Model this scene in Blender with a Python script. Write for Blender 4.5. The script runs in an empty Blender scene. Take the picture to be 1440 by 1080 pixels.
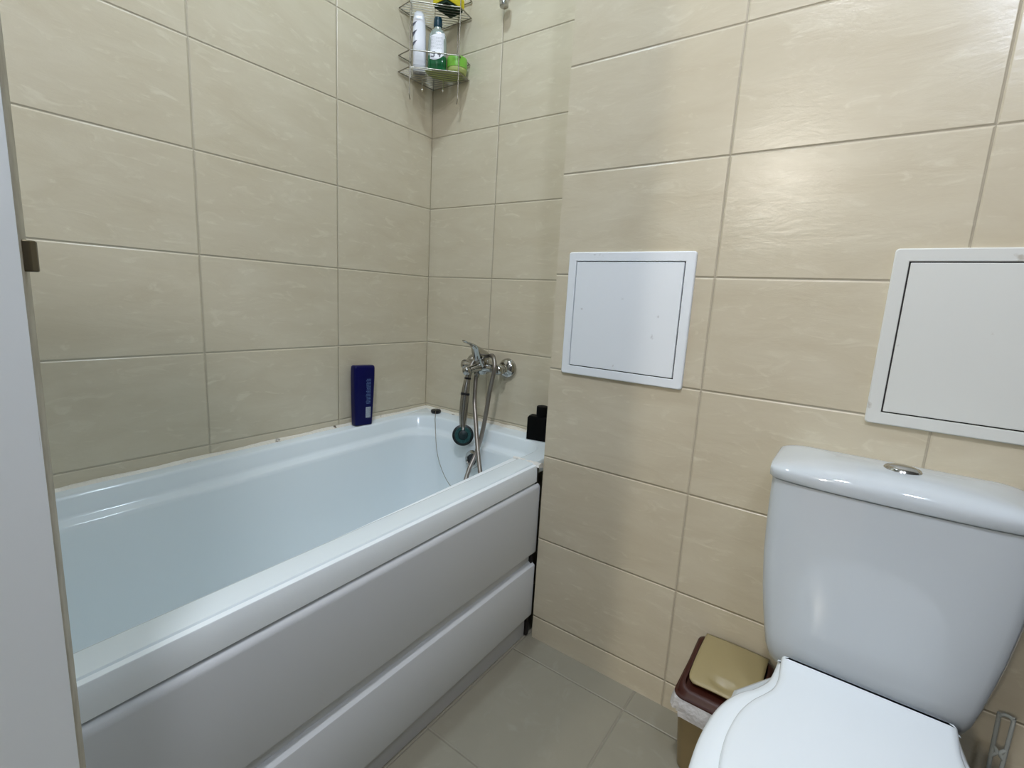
import bpy, bmesh, math, random
from mathutils import Vector, Matrix
random.seed(7)
SC = bpy.context.scene
COL = SC.collection
PI = math.pi

# ------------------------------------------------------------------ helpers
def tag(o, label=None, cat=None, group=None, kind=None):
    if label: o['label'] = label
    if cat: o['category'] = cat
    if group: o['group'] = group
    if kind: o['kind'] = kind
    return o

def finish(name, bm, mat, parent=None, smooth=None, bevel=None, segs=2, subsurf=0):
    bmesh.ops.remove_doubles(bm, verts=bm.verts, dist=1e-6)
    bmesh.ops.recalc_face_normals(bm, faces=bm.faces)
    me = bpy.data.meshes.new(name)
    bm.to_mesh(me); bm.free()
    o = bpy.data.objects.new(name, me)
    COL.objects.link(o)
    mats = mat if isinstance(mat, (list, tuple)) else [mat]
    for m in mats: me.materials.append(m)
    if parent is not None:
        o.parent = parent
        if parent.type == 'EMPTY':
            o.matrix_parent_inverse = Matrix.Translation(-parent.location)
        else:
            o.matrix_parent_inverse = Matrix.Identity(4)
    if bevel:
        b = o.modifiers.new('bevel', 'BEVEL'); b.width = bevel; b.segments = segs
        b.limit_method = 'ANGLE'; b.angle_limit = math.radians(35)
    if subsurf:
        s = o.modifiers.new('sub', 'SUBSURF'); s.levels = subsurf; s.render_levels = subsurf
    if smooth is not None or bevel or subsurf:
        ang = math.radians(smooth if smooth is not None else 40)
        for p in me.polygons: p.use_smooth = True
        if not subsurf:
            b2 = bmesh.new(); b2.from_mesh(me)
            for e in b2.edges:
                if len(e.link_faces) == 2 and e.calc_face_angle(0) > ang: e.smooth = False
            b2.to_mesh(me); b2.free()
            if bevel:
                w = o.modifiers.new('wn', 'WEIGHTED_NORMAL'); w.keep_sharp = True
    return o

def empty(name, loc, label=None, cat=None, group=None):
    o = bpy.data.objects.new(name, None); COL.objects.link(o)
    o.location = loc; o.empty_display_size = 0.05
    return tag(o, label, cat, group)

def box(bm, x0, x1, y0, y1, z0, z1):
    r = bmesh.ops.create_cube(bm, size=1)
    for v in r['verts']:
        v.co = Vector((x0 + (v.co.x + .5) * (x1 - x0), y0 + (v.co.y + .5) * (y1 - y0), z0 + (v.co.z + .5) * (z1 - z0)))
    return r['verts']

def loft(bm, loops, cap0=True, cap1=True, closed=True):
    rings = [[bm.verts.new(Vector(c)) for c in L] for L in loops]
    n = len(rings[0])
    for a, b in zip(rings, rings[1:]):
        for i in range(n if closed else n - 1):
            j = (i + 1) % n
            bm.faces.new((a[i], a[j], b[j], b[i]))
    if cap0: bm.faces.new(list(reversed(rings[0])))
    if cap1: bm.faces.new(rings[-1])
    return rings

def rrect(x0, x1, y0, y1, r, z, n=6):
    pts = []
    for cx, cy, a0 in ((x1 - r, y1 - r, 0), (x0 + r, y1 - r, 90), (x0 + r, y0 + r, 180), (x1 - r, y0 + r, 270)):
        for k in range(n + 1):
            a = math.radians(a0 + 90 * k / n)
            pts.append((cx + r * math.cos(a), cy + r * math.sin(a), z))
    return pts

def spline(pts, sub=6):
    P = [Vector(p) for p in pts]
    if len(P) < 3 or sub < 2: return P
    out = []
    for i in range(len(P) - 1):
        p0 = P[max(i - 1, 0)]; p1 = P[i]; p2 = P[i + 1]; p3 = P[min(i + 2, len(P) - 1)]
        for k in range(sub):
            t = k / sub
            out.append(.5 * ((2 * p1) + (-p0 + p2) * t + (2 * p0 - 5 * p1 + 4 * p2 - p3) * t * t + (-p0 + 3 * p1 - 3 * p2 + p3) * t ** 3))
    out.append(P[-1]); return out

def tube(bm, pts, r, n=10, sub=6, closed=False, ridge=0):
    P = spline(pts, sub) if not closed else [Vector(p) for p in pts]
    if ridge:   # resample finely for a ribbed hose
        Q = []; step = ridge
        for a, b in zip(P, P[1:]):
            m = max(1, round((b - a).length / step))
            for k in range(m): Q.append(a.lerp(b, k / m))
        Q.append(P[-1]); P = Q
    m = len(P)
    rr = r if isinstance(r, (list, tuple)) else None
    rings = []; up = None
    for i, p in enumerate(P):
        if closed: t = (P[(i + 1) % m] - P[(i - 1) % m])
        else: t = (P[min(i + 1, m - 1)] - P[max(i - 1, 0)])
        t.normalize()
        if up is None: up = t.orthogonal().normalized()
        up = (up - t * up.dot(t))
        if up.length < 1e-6: up = t.orthogonal()
        up.normalize(); s = t.cross(up)
        if rr:
            f = i / (m - 1) * (len(rr) - 1); a = int(min(f, len(rr) - 2)); R = rr[a] + (rr[a + 1] - rr[a]) * (f - a)
        else: R = r
        if ridge: R *= (1.0 if i % 2 else 0.86)
        rings.append([bm.verts.new(p + (up * math.cos(2 * PI * k / n) + s * math.sin(2 * PI * k / n)) * R) for k in range(n)])
    for i in range(m if closed else m - 1):
        a = rings[i]; b = rings[(i + 1) % m]
        for k in range(n):
            j = (k + 1) % n; bm.faces.new((a[k], a[j], b[j], b[k]))
    if not closed:
        bm.faces.new(list(reversed(rings[0]))); bm.faces.new(rings[-1])

def poly_tube(bm, corners, r, n=8, closed=True):
    """wire bent at sharp corners"""
    m = len(corners)
    for i in range(m if closed else m - 1):
        tube(bm, [corners[i], corners[(i + 1) % m]], r, n, 1)
    for c in corners:
        bmesh.ops.create_icosphere(bm, subdivisions=1, radius=r * 1.02, matrix=Matrix.Translation(Vector(c)))

def lathe(bm, prof, n=32, M=None, sx=1, sy=1):
    """prof: (radius, height); axis +z, then matrix M"""
    M = M or Matrix.Identity(4)
    rings = []
    for r, h in prof:
        if r < 1e-6: rings.append([bm.verts.new(M @ Vector((0, 0, h)))])
        else: rings.append([bm.verts.new(M @ Vector((r * sx * math.cos(2 * PI * k / n), r * sy * math.sin(2 * PI * k / n), h))) for k in range(n)])
    for a, b in zip(rings, rings[1:]):
        for k in range(n):
            j = (k + 1) % n
            if len(a) == 1 and len(b) == 1: continue
            if len(a) == 1: bm.faces.new((a[0], b[j], b[k]))
            elif len(b) == 1: bm.faces.new((a[k], a[j], b[0]))
            else: bm.faces.new((a[k], a[j], b[j], b[k]))
    if len(rings[0]) > 1: bm.faces.new(list(reversed(rings[0])))
    if len(rings[-1]) > 1: bm.faces.new(rings[-1])

def aim(loc, direction, roll=0):
    """matrix putting local +z along direction"""
    q = Vector(direction).to_track_quat('Z', 'Y')
    return Matrix.Translation(Vector(loc)) @ q.to_matrix().to_4x4() @ Matrix.Rotation(roll, 4, 'Z')

# ------------------------------------------------------------------ materials
def srgb(r, g, b):
    f = lambda c: (c / 255 / 12.92) if c / 255 <= .04045 else ((c / 255 + .055) / 1.055) ** 2.4
    return (f(r), f(g), f(b), 1)

def mat(name, col, rough=.4, metal=0, spec=.5, coat=0, trans=0, bump=None, ior=1.5, var=None, sss=0):
    m = bpy.data.materials.new(name); m.use_nodes = True
    nt = m.node_tree; b = nt.nodes['Principled BSDF']
    b.inputs['Base Color'].default_value = col if len(col) == 4 else (*col, 1)
    b.inputs['Roughness'].default_value = rough; b.inputs['Metallic'].default_value = metal
    b.inputs['Specular IOR Level'].default_value = spec; b.inputs['Coat Weight'].default_value = coat
    b.inputs['Coat Roughness'].default_value = .05
    b.inputs['Transmission Weight'].default_value = trans; b.inputs['IOR'].default_value = ior
    tc = None
    if bump or var:
        tc = nt.nodes.new('ShaderNodeTexCoord')
    if var:   # slight colour variation: (scale, amount, colour)
        nz = nt.nodes.new('ShaderNodeTexNoise'); nz.inputs['Scale'].default_value = var[0]; nz.inputs['Detail'].default_value = 5
        nt.links.new(tc.outputs['Object'], nz.inputs['Vector'])
        rp = nt.nodes.new('ShaderNodeValToRGB'); rp.color_ramp.elements[0].position = var[3] if len(var) > 3 else .4; rp.color_ramp.elements[1].position = var[4] if len(var) > 4 else .7
        rp.color_ramp.elements[0].color = (0, 0, 0, 1); rp.color_ramp.elements[1].color = (var[1],) * 3 + (1,)
        nt.links.new(nz.outputs['Fac'], rp.inputs['Fac'])
        mx = nt.nodes.new('ShaderNodeMix'); mx.data_type = 'RGBA'
        mx.inputs['A'].default_value = col if len(col) == 4 else (*col, 1); mx.inputs['B'].default_value = var[2]
        nt.links.new(rp.outputs['Color'], mx.inputs['Factor']); nt.links.new(mx.outputs['Result'], b.inputs['Base Color'])
    if bump:
        nz = nt.nodes.new('ShaderNodeTexNoise'); nz.inputs['Scale'].default_value = bump[0]; nz.inputs['Detail'].default_value = 3
        nt.links.new(tc.outputs['Object'], nz.inputs['Vector'])
        bp = nt.nodes.new('ShaderNodeBump'); bp.inputs['Strength'].default_value = bump[1]; bp.inputs['Distance'].default_value = bump[2]
        nt.links.new(nz.outputs['Fac'], bp.inputs['Height']); nt.links.new(bp.outputs['Normal'], b.inputs['Normal'])
    return m

TW, TH = .4031, .25
def tile_mat(name, axis, u0, z0, tw=TW, th=TH, base=(.60, .528, .385), base2=(.665, .60, .455), grout=(.42, .365, .27), vaxis='Z',
             gw=.0009, relief=.5, rough=.25, streak=True):
    m = bpy.data.materials.new(name); m.use_nodes = True
    nt = m.node_tree; N = nt.nodes; L = nt.links; b = N['Principled BSDF']
    tc = N.new('ShaderNodeTexCoord'); sp = N.new('ShaderNodeSeparateXYZ'); L.new(tc.outputs['Object'], sp.inputs[0])
    def mth(op, a, bb=None, c=None):
        n = N.new('ShaderNodeMath'); n.operation = op
        for i, v in enumerate((a, bb, c)):
            if v is None: continue
            if isinstance(v, (int, float)): n.inputs[i].default_value = v
            else: L.new(v, n.inputs[i])
        return n.outputs[0]
    def grid(sock, o, w):
        t = mth('DIVIDE', mth('SUBTRACT', sock, o), w)
        fl = mth('FLOOR', t); fr = mth('SUBTRACT', t, fl)
        d = mth('MULTIPLY', mth('MINIMUM', fr, mth('SUBTRACT', 1.0, fr)), w)
        return fl, d
    fu, du = grid(sp.outputs[axis], u0, tw); fv, dv = grid(sp.outputs[vaxis], z0, th)
    d = mth('MINIMUM', du, dv)
    cb = N.new('ShaderNodeCombineXYZ'); L.new(fu, cb.inputs[0]); L.new(fv, cb.inputs[1])
    wn = N.new('ShaderNodeTexWhiteNoise'); L.new(cb.outputs[0], wn.inputs['Vector'])
    # per-tile shifted coordinates
    sc = N.new('ShaderNodeVectorMath'); sc.operation = 'SCALE'; sc.inputs['Scale'].default_value = 9.0; L.new(wn.outputs['Color'], sc.inputs[0])
    ad = N.new('ShaderNodeVectorMath'); ad.operation = 'ADD'; L.new(tc.outputs['Object'], ad.inputs[0]); L.new(sc.outputs[0], ad.inputs[1])
    mp = N.new('ShaderNodeMapping'); L.new(ad.outputs[0], mp.inputs['Vector'])
    mp.inputs['Rotation'].default_value = (0.0, .22 if axis == 'X' else 0, 0) if axis == 'X' else (-.22, 0, 0)
    mp.inputs['Scale'].default_value = (1, 1, 3.0) if streak else (1, 1, 1)
    n1 = N.new('ShaderNodeTexNoise'); n1.inputs['Scale'].default_value = 5; n1.inputs['Detail'].default_value = 8; n1.inputs['Roughness'].default_value = .62; n1.inputs['Distortion'].default_value = .6
    L.new(mp.outputs[0], n1.inputs['Vector'])
    n2 = N.new('ShaderNodeTexNoise'); n2.inputs['Scale'].default_value = 13; n2.inputs['Detail'].default_value = 10; n2.inputs['Roughness'].default_value = .6; n2.inputs['Distortion'].default_value = 1.2
    L.new(mp.outputs[0], n2.inputs['Vector'])
    r1 = N.new('ShaderNodeMapRange'); r1.inputs[1].default_value = .3; r1.inputs[2].default_value = .7; L.new(n1.outputs['Fac'], r1.inputs[0])
    mx = N.new('ShaderNodeMix'); mx.data_type = 'RGBA'; mx.inputs['A'].default_value = (*base, 1); mx.inputs['B'].default_value = (*base2, 1)
    L.new(r1.outputs[0], mx.inputs['Factor'])
    # thin pale wisps
    r2 = N.new('ShaderNodeMapRange'); r2.inputs[1].default_value = .57; r2.inputs[2].default_value = .72; r2.inputs[4].default_value = .75; L.new(n2.outputs['Fac'], r2.inputs[0])
    mx2 = N.new('ShaderNodeMix'); mx2.data_type = 'RGBA'; L.new(mx.outputs['Result'], mx2.inputs['A']); mx2.inputs['B'].default_value = (base2[0] * 1.1, base2[1] * 1.12, base2[2] * 1.15, 1)
    L.new(r2.outputs[0], mx2.inputs['Factor'])
    gm = N.new('ShaderNodeMapRange'); gm.interpolation_type = 'SMOOTHSTEP'; gm.inputs[1].default_value = gw * .55; gm.inputs[2].default_value = gw * 1.1
    L.new(d, gm.inputs[0])
    mx3 = N.new('ShaderNodeMix'); mx3.data_type = 'RGBA'; mx3.inputs['A'].default_value = (*grout, 1); L.new(mx2.outputs['Result'], mx3.inputs['B']); L.new(gm.outputs[0], mx3.inputs['Factor'])
    L.new(mx3.outputs['Result'], b.inputs['Base Color'])
    # relief: pillowed tile edge + stone texture
    eg = N.new('ShaderNodeMapRange'); eg.interpolation_type = 'SMOOTHERSTEP'; eg.inputs[1].default_value = 0; eg.inputs[2].default_value = .0042; L.new(d, eg.inputs[0])
    hs = mth('ADD', mth('MULTIPLY', eg.outputs[0], 1.0), mth('MULTIPLY', n1.outputs['Fac'], relief))
    hs = mth('ADD', hs, mth('MULTIPLY', n2.outputs['Fac'], relief * .45))
    bp = N.new('ShaderNodeBump'); bp.inputs['Strength'].default_value = 1; bp.inputs['Distance'].default_value = .0019; L.new(hs, bp.inputs['Height'])
    L.new(bp.outputs['Normal'], b.inputs['Normal'])
    rr = N.new('ShaderNodeMapRange'); rr.inputs[3].default_value = .8; rr.inputs[4].default_value = rough; L.new(gm.outputs[0], rr.inputs[0]); L.new(rr.outputs[0], b.inputs['Roughness'])
    return m

M = {}
M['tileA'] = tile_mat('wall_tile_left', 'Y', -.4032, 1.5677)
M['tileB'] = tile_mat('wall_tile_back', 'X', .3084, 1.5677)
M['tileC'] = tile_mat('wall_tile_box', 'X', 1.1124, 1.5716)
M['tileS'] = tile_mat('wall_tile_side', 'Y', -.236, 1.5716)
M['floor'] = tile_mat('floor_tile', 'X', 1.040, -.312, tw=.343, th=.343, vaxis='Y', base=(.285, .265, .205), base2=(.31, .29, .225), grout=(.31, .285, .225), gw=.0014, relief=.12, rough=.38, streak=False)
M['tub'] = mat('acrylic_white', (.80, .87, .895), rough=.12, spec=.5)
M['cap'] = mat('rim_white', (.88, .93, .95), rough=.28, bump=(140, .25, .0006))
M['panel'] = mat('panel_white', (.70, .725, .745), rough=.26)
M['plinth'] = mat('plinth_grey', (.60, .61, .62), rough=.4)
M['ceramic'] = mat('glazed_ceramic', (.60, .65, .685), rough=.06, spec=.55, coat=.3)
M['seat'] = mat('seat_plastic', (.82, .875, .91), rough=.16)
M['jamb'] = mat('painted_wood', (.80, .85, .86), rough=.38, bump=(60, .25, .0008))
M['cream'] = mat('cream_putty', (.50, .47, .38), rough=.6, var=(40, .6, (.30, .27, .2, 1)))
M['silicone'] = mat('old_silicone', (.84, .80, .69), rough=.35, bump=(70, .6, .004), var=(34, 1, (.14, .10, .06, 1), .63, .70))
M['silwhite'] = mat('white_silicone', (.82, .80, .75), rough=.4, bump=(120, .8, .004), var=(60, .8, (.35, .28, .2, 1), .62, .7))
M['dark'] = mat('dark_gap', (.02, .015, .012), rough=.9)
M['hatch1'] = mat('hatch_white', (.87, .91, .94), rough=.32, bump=(400, .15, .0004), var=(30, .5, (.45, .45, .45, 1), .72, .76))
M['hatch2'] = mat('hatch_aged_white', (.74, .75, .71), rough=.34, bump=(400, .15, .0004), var=(22, .7, (.42, .38, .3, 1), .68, .74))
M['gap'] = mat('hatch_gap', (.035, .03, .03), rough=.8)
M['chrome'] = mat('chrome', (.47, .465, .44), rough=.12, metal=1)
M['chrome_old'] = mat('dull_chrome', (.42, .41, .38), rough=.25, metal=1)
M['bright'] = mat('bright_chrome', (.9, .9, .88), rough=.15, metal=1)
M['wire'] = mat('wire_chrome', (.33, .31, .26), rough=.33, metal=1)
M['hose'] = mat('hose_steel', (.33, .30, .27), rough=.42, metal=1)
M['rosette'] = mat('shower_face_green', (.012, .06, .06), rough=.4, spec=.3, var=(220, .6, (.03, .12, .12, 1)))
M['darkteal'] = mat('dark_teal', (.006, .02, .022), rough=.3)
M['black'] = mat('black_plastic', (.010, .010, .011), rough=.35)
M['blackgloss'] = mat('black_box', (.002, .002, .002), rough=.55, spec=.1)
M['blue'] = mat('blue_bottle', (.001, .002, .065), rough=.3, spec=.25)
M['bluetext'] = mat('pale_blue_print', (.10, .17, .36), rough=.4)
M['whitetext'] = mat('white_print', (.55, .62, .68), rough=.4)
M['white'] = mat('white_bottle', (.80, .80, .84), rough=.3)
M['grey'] = mat('grey_print', (.10, .10, .13), rough=.4)
M['greyband'] = mat('grey_band', (.45, .45, .47), rough=.4)
M['greenliq'] = mat('green_soap', (.012, .13, .045), rough=.1, coat=.5)
M['clear'] = mat('greyish_clear_plastic', (.30, .34, .30), rough=.15, coat=.4)
M['teal'] = mat('teal_cap', (.004, .04, .065), rough=.35)
M['lime'] = mat('lime_plastic', (.20, .50, .05), rough=.35)
M['limepale'] = mat('pale_lime_base', (.42, .48, .16), rough=.45)
M['yellow'] = mat('yellow_sponge', (.72, .60, .02), rough=.85, bump=(300, .7, .002))
M['lemon'] = mat('pale_lime_sponge', (.55, .62, .16), rough=.85, bump=(300, .7, .002))
M['pad'] = mat('green_scourer', (.008, .03, .012), rough=.95, bump=(500, 1, .002))
M['binbody'] = mat('beige_plastic', (.26, .19, .085), rough=.42)
M['binlid'] = mat('olive_beige_plastic', (.34, .275, .135), rough=.36)
M['binframe'] = mat('brown_plastic', (.045, .010, .005), rough=.42, spec=.35)
M['bag'] = mat('thin_bag', (.75, .74, .74), rough=.35, trans=.25, ior=1.05, bump=(50, .8, .01))
M['brown'] = mat('brown_metal', (.12, .10, .06), rough=.4, metal=.7)
M['brush'] = mat('smoky_clear_plastic', (.55, .58, .54), rough=.15, trans=.3, ior=1.2)
M['paint'] = mat('ceiling_paint', (.62, .62, .62), rough=.9)
M['hallpaint'] = mat('hall_paint', (.26, .25, .24), rough=.9)
M['taupe'] = mat('taupe_paint', (.09, .085, .08), rough=.8)
M['hallfloor'] = mat('hall_laminate', (.30, .20, .12), rough=.4)
def emis(name, col, s):
    m = bpy.data.materials.new(name); m.use_nodes = True; nt = m.node_tree
    b = nt.nodes['Principled BSDF']; b.inputs['Base Color'].default_value = (.8, .8, .8, 1)
    b.inputs['Emission Color'].default_value = (*col, 1); b.inputs['Emission Strength'].default_value = s
    return m
LAMP_HALL = 120.0
M['lamp1'] = emis('lamp_glow', (.80, 1.0, 1.16), 92.0)
M['lamp2'] = emis('lamp_glow_white', (.97, 1.0, 1.08), 262.0)
M['globe'] = emis('globe_glow', (.90, 1.0, 1.20), 58.0)
M['lamph'] = emis('hall_lamp_glow', (1.0, .93, .82), LAMP_HALL)

# ------------------------------------------------------------------ room
CE = 2.55
XR = 1.765          # right wall
BX, BY = .7129, -.2359   # corner of the tiled box
YD = -1.945        # bathroom side of the front wall
DX0, DX1, DZ = .735, 1.45, 2.06
TEND = -1.700      # door-side end of the bathtub

def struct(name, bm, m, **k):
    return tag(finish(name, bm, m, **k), kind='structure')

bm = bmesh.new(); box(bm, -.08, XR + .08, YD - .14, .08, -.06, 0); struct('floor', bm, M['floor'])
bm = bmesh.new(); box(bm, -.08, XR + .08, YD - .14, .08, CE, CE + .06); struct('ceiling', bm, M['paint'])
bm = bmesh.new(); box(bm, -.08, 0, YD - .14, 0, 0, CE); struct('wall_left', bm, M['tileA'])
bm = bmesh.new(); box(bm, -.08, BX, 0, .08, 0, CE); struct('wall_back', bm, M['tileB'])
bm = bmesh.new(); box(bm, BX, XR + .08, BY, .08, 0, CE); struct('wall_box', bm, [M['tileC'], M['tileS']])
wb = bpy.data.objects['wall_box']
for p in wb.data.polygons:
    if abs(p.normal.x) > .9: p.material_index = 1
bm = bmesh.new(); box(bm, XR, XR + .08, YD - .14, BY, 0, CE); struct('wall_right', bm, M['taupe'])
bm = bmesh.new(); box(bm, 0, DX0 - .02, YD - .12, YD, 0, CE); box(bm, DX1 + .02, XR, YD - .12, YD, 0, CE); box(bm, DX0 - .02, DX1 + .02, YD - .12, YD, DZ + .02, CE)
struct('wall_front', bm, M['taupe'])
# hallway beyond the doorway (behind the camera)
HY0, HY1 = YD - .14, -5.6
bm = bmesh.new(); box(bm, -.6, 2.9, HY1, HY0, -.06, 0); struct('floor_hall', bm, M['hallfloor'])
bm = bmesh.new(); box(bm, -.6, 2.9, HY1, HY0, CE, CE + .06); struct('ceiling_hall', bm, M['paint'])
bm = bmesh.new(); box(bm, -.68, -.6, HY1, HY0, 0, CE); struct('wall_hall_left', bm, M['hallpaint'])
bm = bmesh.new(); box(bm, 2.9, 2.98, HY1, HY0, 0, CE); struct('wall_hall_right', bm, M['hallpaint'])
bm = bmesh.new(); box(bm, -.6, 2.9, HY1 - .08, HY1, 0, CE); struct('wall_hall_back', bm, M['hallpaint'])
bm = bmesh.new(); box(bm, -.6, -.08, HY0, HY0 + .06, 0, CE); box(bm, XR + .08, 2.9, HY0, HY0 + .06, 0, CE); struct('wall_hall_front', bm, M['hallpaint'])

# door frame in the front wall and the door leaf standing open beside the tub
dr = empty('door_1', (DX0, YD, 0)); dr['kind'] = 'structure'; dr['label'] = 'white painted door leaf standing open at the left photo edge, latch sticking out'
for x0, x1 in ((DX0 - .02, DX0), (DX1, DX1 + .02)):
    bm = bmesh.new(); box(bm, x0, x1, YD - .125, YD + .005, 0, DZ + .02); finish('door_jamb', bm, M['jamb'], dr, bevel=.0015)
bm = bmesh.new(); box(bm, DX0, DX1, YD - .125, YD + .005, DZ, DZ + .02); finish('door_head', bm, M['jamb'], dr, bevel=.0015)
DA = math.radians(14.6)
Pc = Vector((.8925, -1.2843))                       # corner between the visible face and the edge
dd = Vector((math.sin(DA), math.cos(DA))); dn = Vector((math.cos(DA), -math.sin(DA)))
def dpt(s_, t_, z): q = Pc + dd * s_ - dn * t_; return (q.x, q.y, z)    # s along the leaf, t into its thickness
DLEN, DTH = .640, .038
bm = bmesh.new(); loft(bm, [[dpt(-DLEN, 0, z), dpt(0, 0, z), dpt(0, .0012, z), dpt(0, DTH, z), dpt(-DLEN, DTH, z)] for z in (.008, 2.045)]); finish('door_leaf', bm, M['jamb'], dr)
bm = bmesh.new(); loops = []
for k in range(81):
    z = .010 + 2.03 * k / 80
    w_ = .0003 * math.sin(z * 41) + random.uniform(-.0002, .0002)
    loops.append([dpt(-.001, .0004 + w_, z), dpt(.0006, .0010 + w_, z), dpt(.0012, .003, z), dpt(.0012, DTH - .002, z), dpt(.0004, DTH + .0001, z), dpt(-.001, DTH + .0001, z)])
loft(bm, loops); o = finish('edge_band', bm, M['cream'], dr, smooth=60); o['label'] = 'cream unpainted edge of the door leaf'
bm = bmesh.new(); lz = .990; hh = .0225
loft(bm, [[dpt(.0, .003, z), dpt(.0050, .003, z), dpt(.0085, .0075 if 1 else 0, z), dpt(.0085, .0165, z), dpt(.0, .0165, z)] for z in (1.0015, 1.0015 + hh)])
o = finish('latch_bolt', bm, M['brown'], dr, bevel=.0012); o['label'] = 'brown metal latch bolt'
for zc in (.25, 1.80):
    bm = bmesh.new(); lathe(bm, [(0, -.05), (.007, -.05), (.007, .05), (0, .05)], 16, Matrix.Translation(dpt(-DLEN - .004, -.004, zc))); finish('hinge', bm, M['brown'], dr, smooth=40)

# ------------------------------------------------------------------ bathtub
# gentle fall of the tub towards the door, as in the photo
def tz(y, z): return z + .019 * y
def tub_loop(x0, x1, y0, y1, r, z, n=8):
    return [(x, y, tz(y, zz)) for x, y, zz in rrect(x0, x1, y0, y1, r, z, n)]
DK = .551
tub = empty('bathtub', (.35, -.62, 0), 'white acrylic bathtub with panelled front filling the tiled niche', 'bathtub')
TY0, TY1 = TEND + .002, -.0015
bm = bmesh.new()
out = lambda z, g=0: [(x, y, tz(y, z)) for x, y, zz in rrect(.0015 + g, .690 - g, TY0 + g, TY1 - g, .004, z, 8)]
ox0, ox1, oy0, oy1 = .048, .632, TEND + .06, -.072
L = [out(DK - .035), out(DK - .004), out(DK, .003)]
L.append(tub_loop(ox0 - .004, ox1 + .004, oy0 - .004, oy1 + .004, .105, DK))
L.append(tub_loop(ox0 + .001, ox1 - .001, oy0 + .001, oy1 - .001, .102, DK - .0015))
L.append(tub_loop(ox0 + .005, ox1 - .005, oy0 + .005, oy1 - .005, .10, DK - .007))
L.append(tub_loop(ox0 + .010, ox1 - .010, oy0 + .012, oy1 - .010, .10, DK - .040))
L.append(tub_loop(ox0 + .013, ox1 - .013, oy0 + .016, oy1 - .013, .10, DK - .046))
L.append(tub_loop(ox0 + .017, ox1 - .017, oy0 + .020, oy1 - .017, .10, DK - .049))
L.append(tub_loop(ox0 + .036, ox1 - .036, oy0 + .042, oy1 - .032, .095, DK - .053))
L.append(tub_loop(ox0 + .040, ox1 - .040, oy0 + .048, oy1 - .036, .095, DK - .056))
L.append(tub_loop(ox0 + .043, ox1 - .043, oy0 + .055, oy1 - .039, .095, DK - .066))
L.append(tub_loop(ox0 + .056, ox1 - .054, oy0 + .115, oy1 - .052, .10, DK - .20))
L.append(tub_loop(ox0 + .070, ox1 - .068, oy0 + .180, oy1 - .068, .11, DK - .32))
L.append(tub_loop(ox0 + .085, ox1 - .083, oy0 + .22, oy1 - .085, .11, DK - .375))
L.append(tub_loop(ox0 + .115, ox1 - .112, oy0 + .27, oy1 - .12, .09, DK - .402))
L.append(tub_loop(ox0 + .155, ox1 - .152, oy0 + .33, oy1 - .17, .06, DK - .408))
loft(bm, L, cap0=False)
finish('basin', bm, M['tub'], tub, smooth=50)
# front rim board: tapers from .088 wide at the far end to .072 near the door
bm = bmesh.new(); loops = []
for y, xi in ((-.2475, .611), (-.40, .615), (-.60, .620), (-.80, .626), (-1.0, .631), (-1.2450, .635), (TEND + .002, .640)):
    zt = tz(y, .5482); zb = tz(y, .4985)
    loops.append([(xi, y, zt - .012), (xi, y, zt - .0015), (xi + .0015, y, zt), (.6972, y, zt), (.6990, y, zt - .0006), (.700, y, zt - .0024), (.7008, y, zb), (.690, y, zb), (.690, y, zt - .012)])
loft(bm, loops); o = finish('front_rim', bm, M['cap'], tub, smooth=30)
# front panels (slots between them)
def panel(name, z0, z1, bevel_top, xf=.7065):
    bm = bmesh.new(); loops = []
    for y in (-.2368, TEND + .002):
        a = tz(y, z0); t = tz(y, z1)
        P = [(.684, a + .0), (xf - .004, a), (xf - .001, a + .0012), (xf, a + .005)]
        for k in range(0, 7):
            an = PI / 2 * k / 6
            P.append((xf - bevel_top * (1 - math.cos(an)), t - bevel_top * 1.0 + bevel_top * 1.0 * math.sin(an)))
        P += [(.684, t)]
        loops.append([(x, y, z) for x, z in P])
    loft(bm, loops); return finish(name, bm, M['panel'], tub, smooth=35)
panel('front_panel', .2795, .4925, .0135)
# lower panel with a wide sloped ledge on top
bm = bmesh.new(); loops = []
for y in (-.2368, TEND + .002):
    f = lambda z: tz(y, z)
    P = [(.684, f(.0745)), (.7030, f(.0745)), (.7055, f(.0765)), (.7065, f(.080)), (.7065, f(.2372)), (.7055, f(.2395)), (.6925, f(.2485)), (.6905, f(.2495)), (.684, f(.2500))]
    loops.append([(x, y, z) for x, z in P])
loft(bm, loops); finish('front_panel', bm, M['panel'], tub, smooth=25)
bm = bmesh.new(); loops = []
for y in (-.2475, TEND + .002):
    P = [(.676, .0), (.6905, .0), (.6905, tz(y, .5)), (.676, tz(y, .5))]
    loops.append([(x, y, z) for x, z in P])
loft(bm, loops); finish('backing_board', bm, M['plinth'], tub)
# recessed slot lining so the slot reads as a shallow channel
bm = bmesh.new(); box(bm, .6905, .6915, TEND + .002, -.2485, .246, .290); 
for v in bm.verts: v.co.z = tz(v.co.y, v.co.z)
finish('slot_lining', bm, M['panel'], tub)
# overflow
bm = bmesh.new(); Mo = aim((.367, -.1315, .4515), (0, -1, .12))
lathe(bm, [(.031, 0), (.0315, .003), (.029, .007), (.022, .0085), (.019, .006), (.019, .002), (0, .002)], 32, Mo)
ov = finish('overflow_drain', bm, M['chrome'], tub, smooth=35); ov['label'] = 'round chrome overflow drain'
bm = bmesh.new(); lathe(bm, [(.0183, .0023), (.0183, .004), (0, .0042)], 24, Mo)
box_bm = bm; finish('overflow_hole', bm, M['black'], ov)

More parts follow.
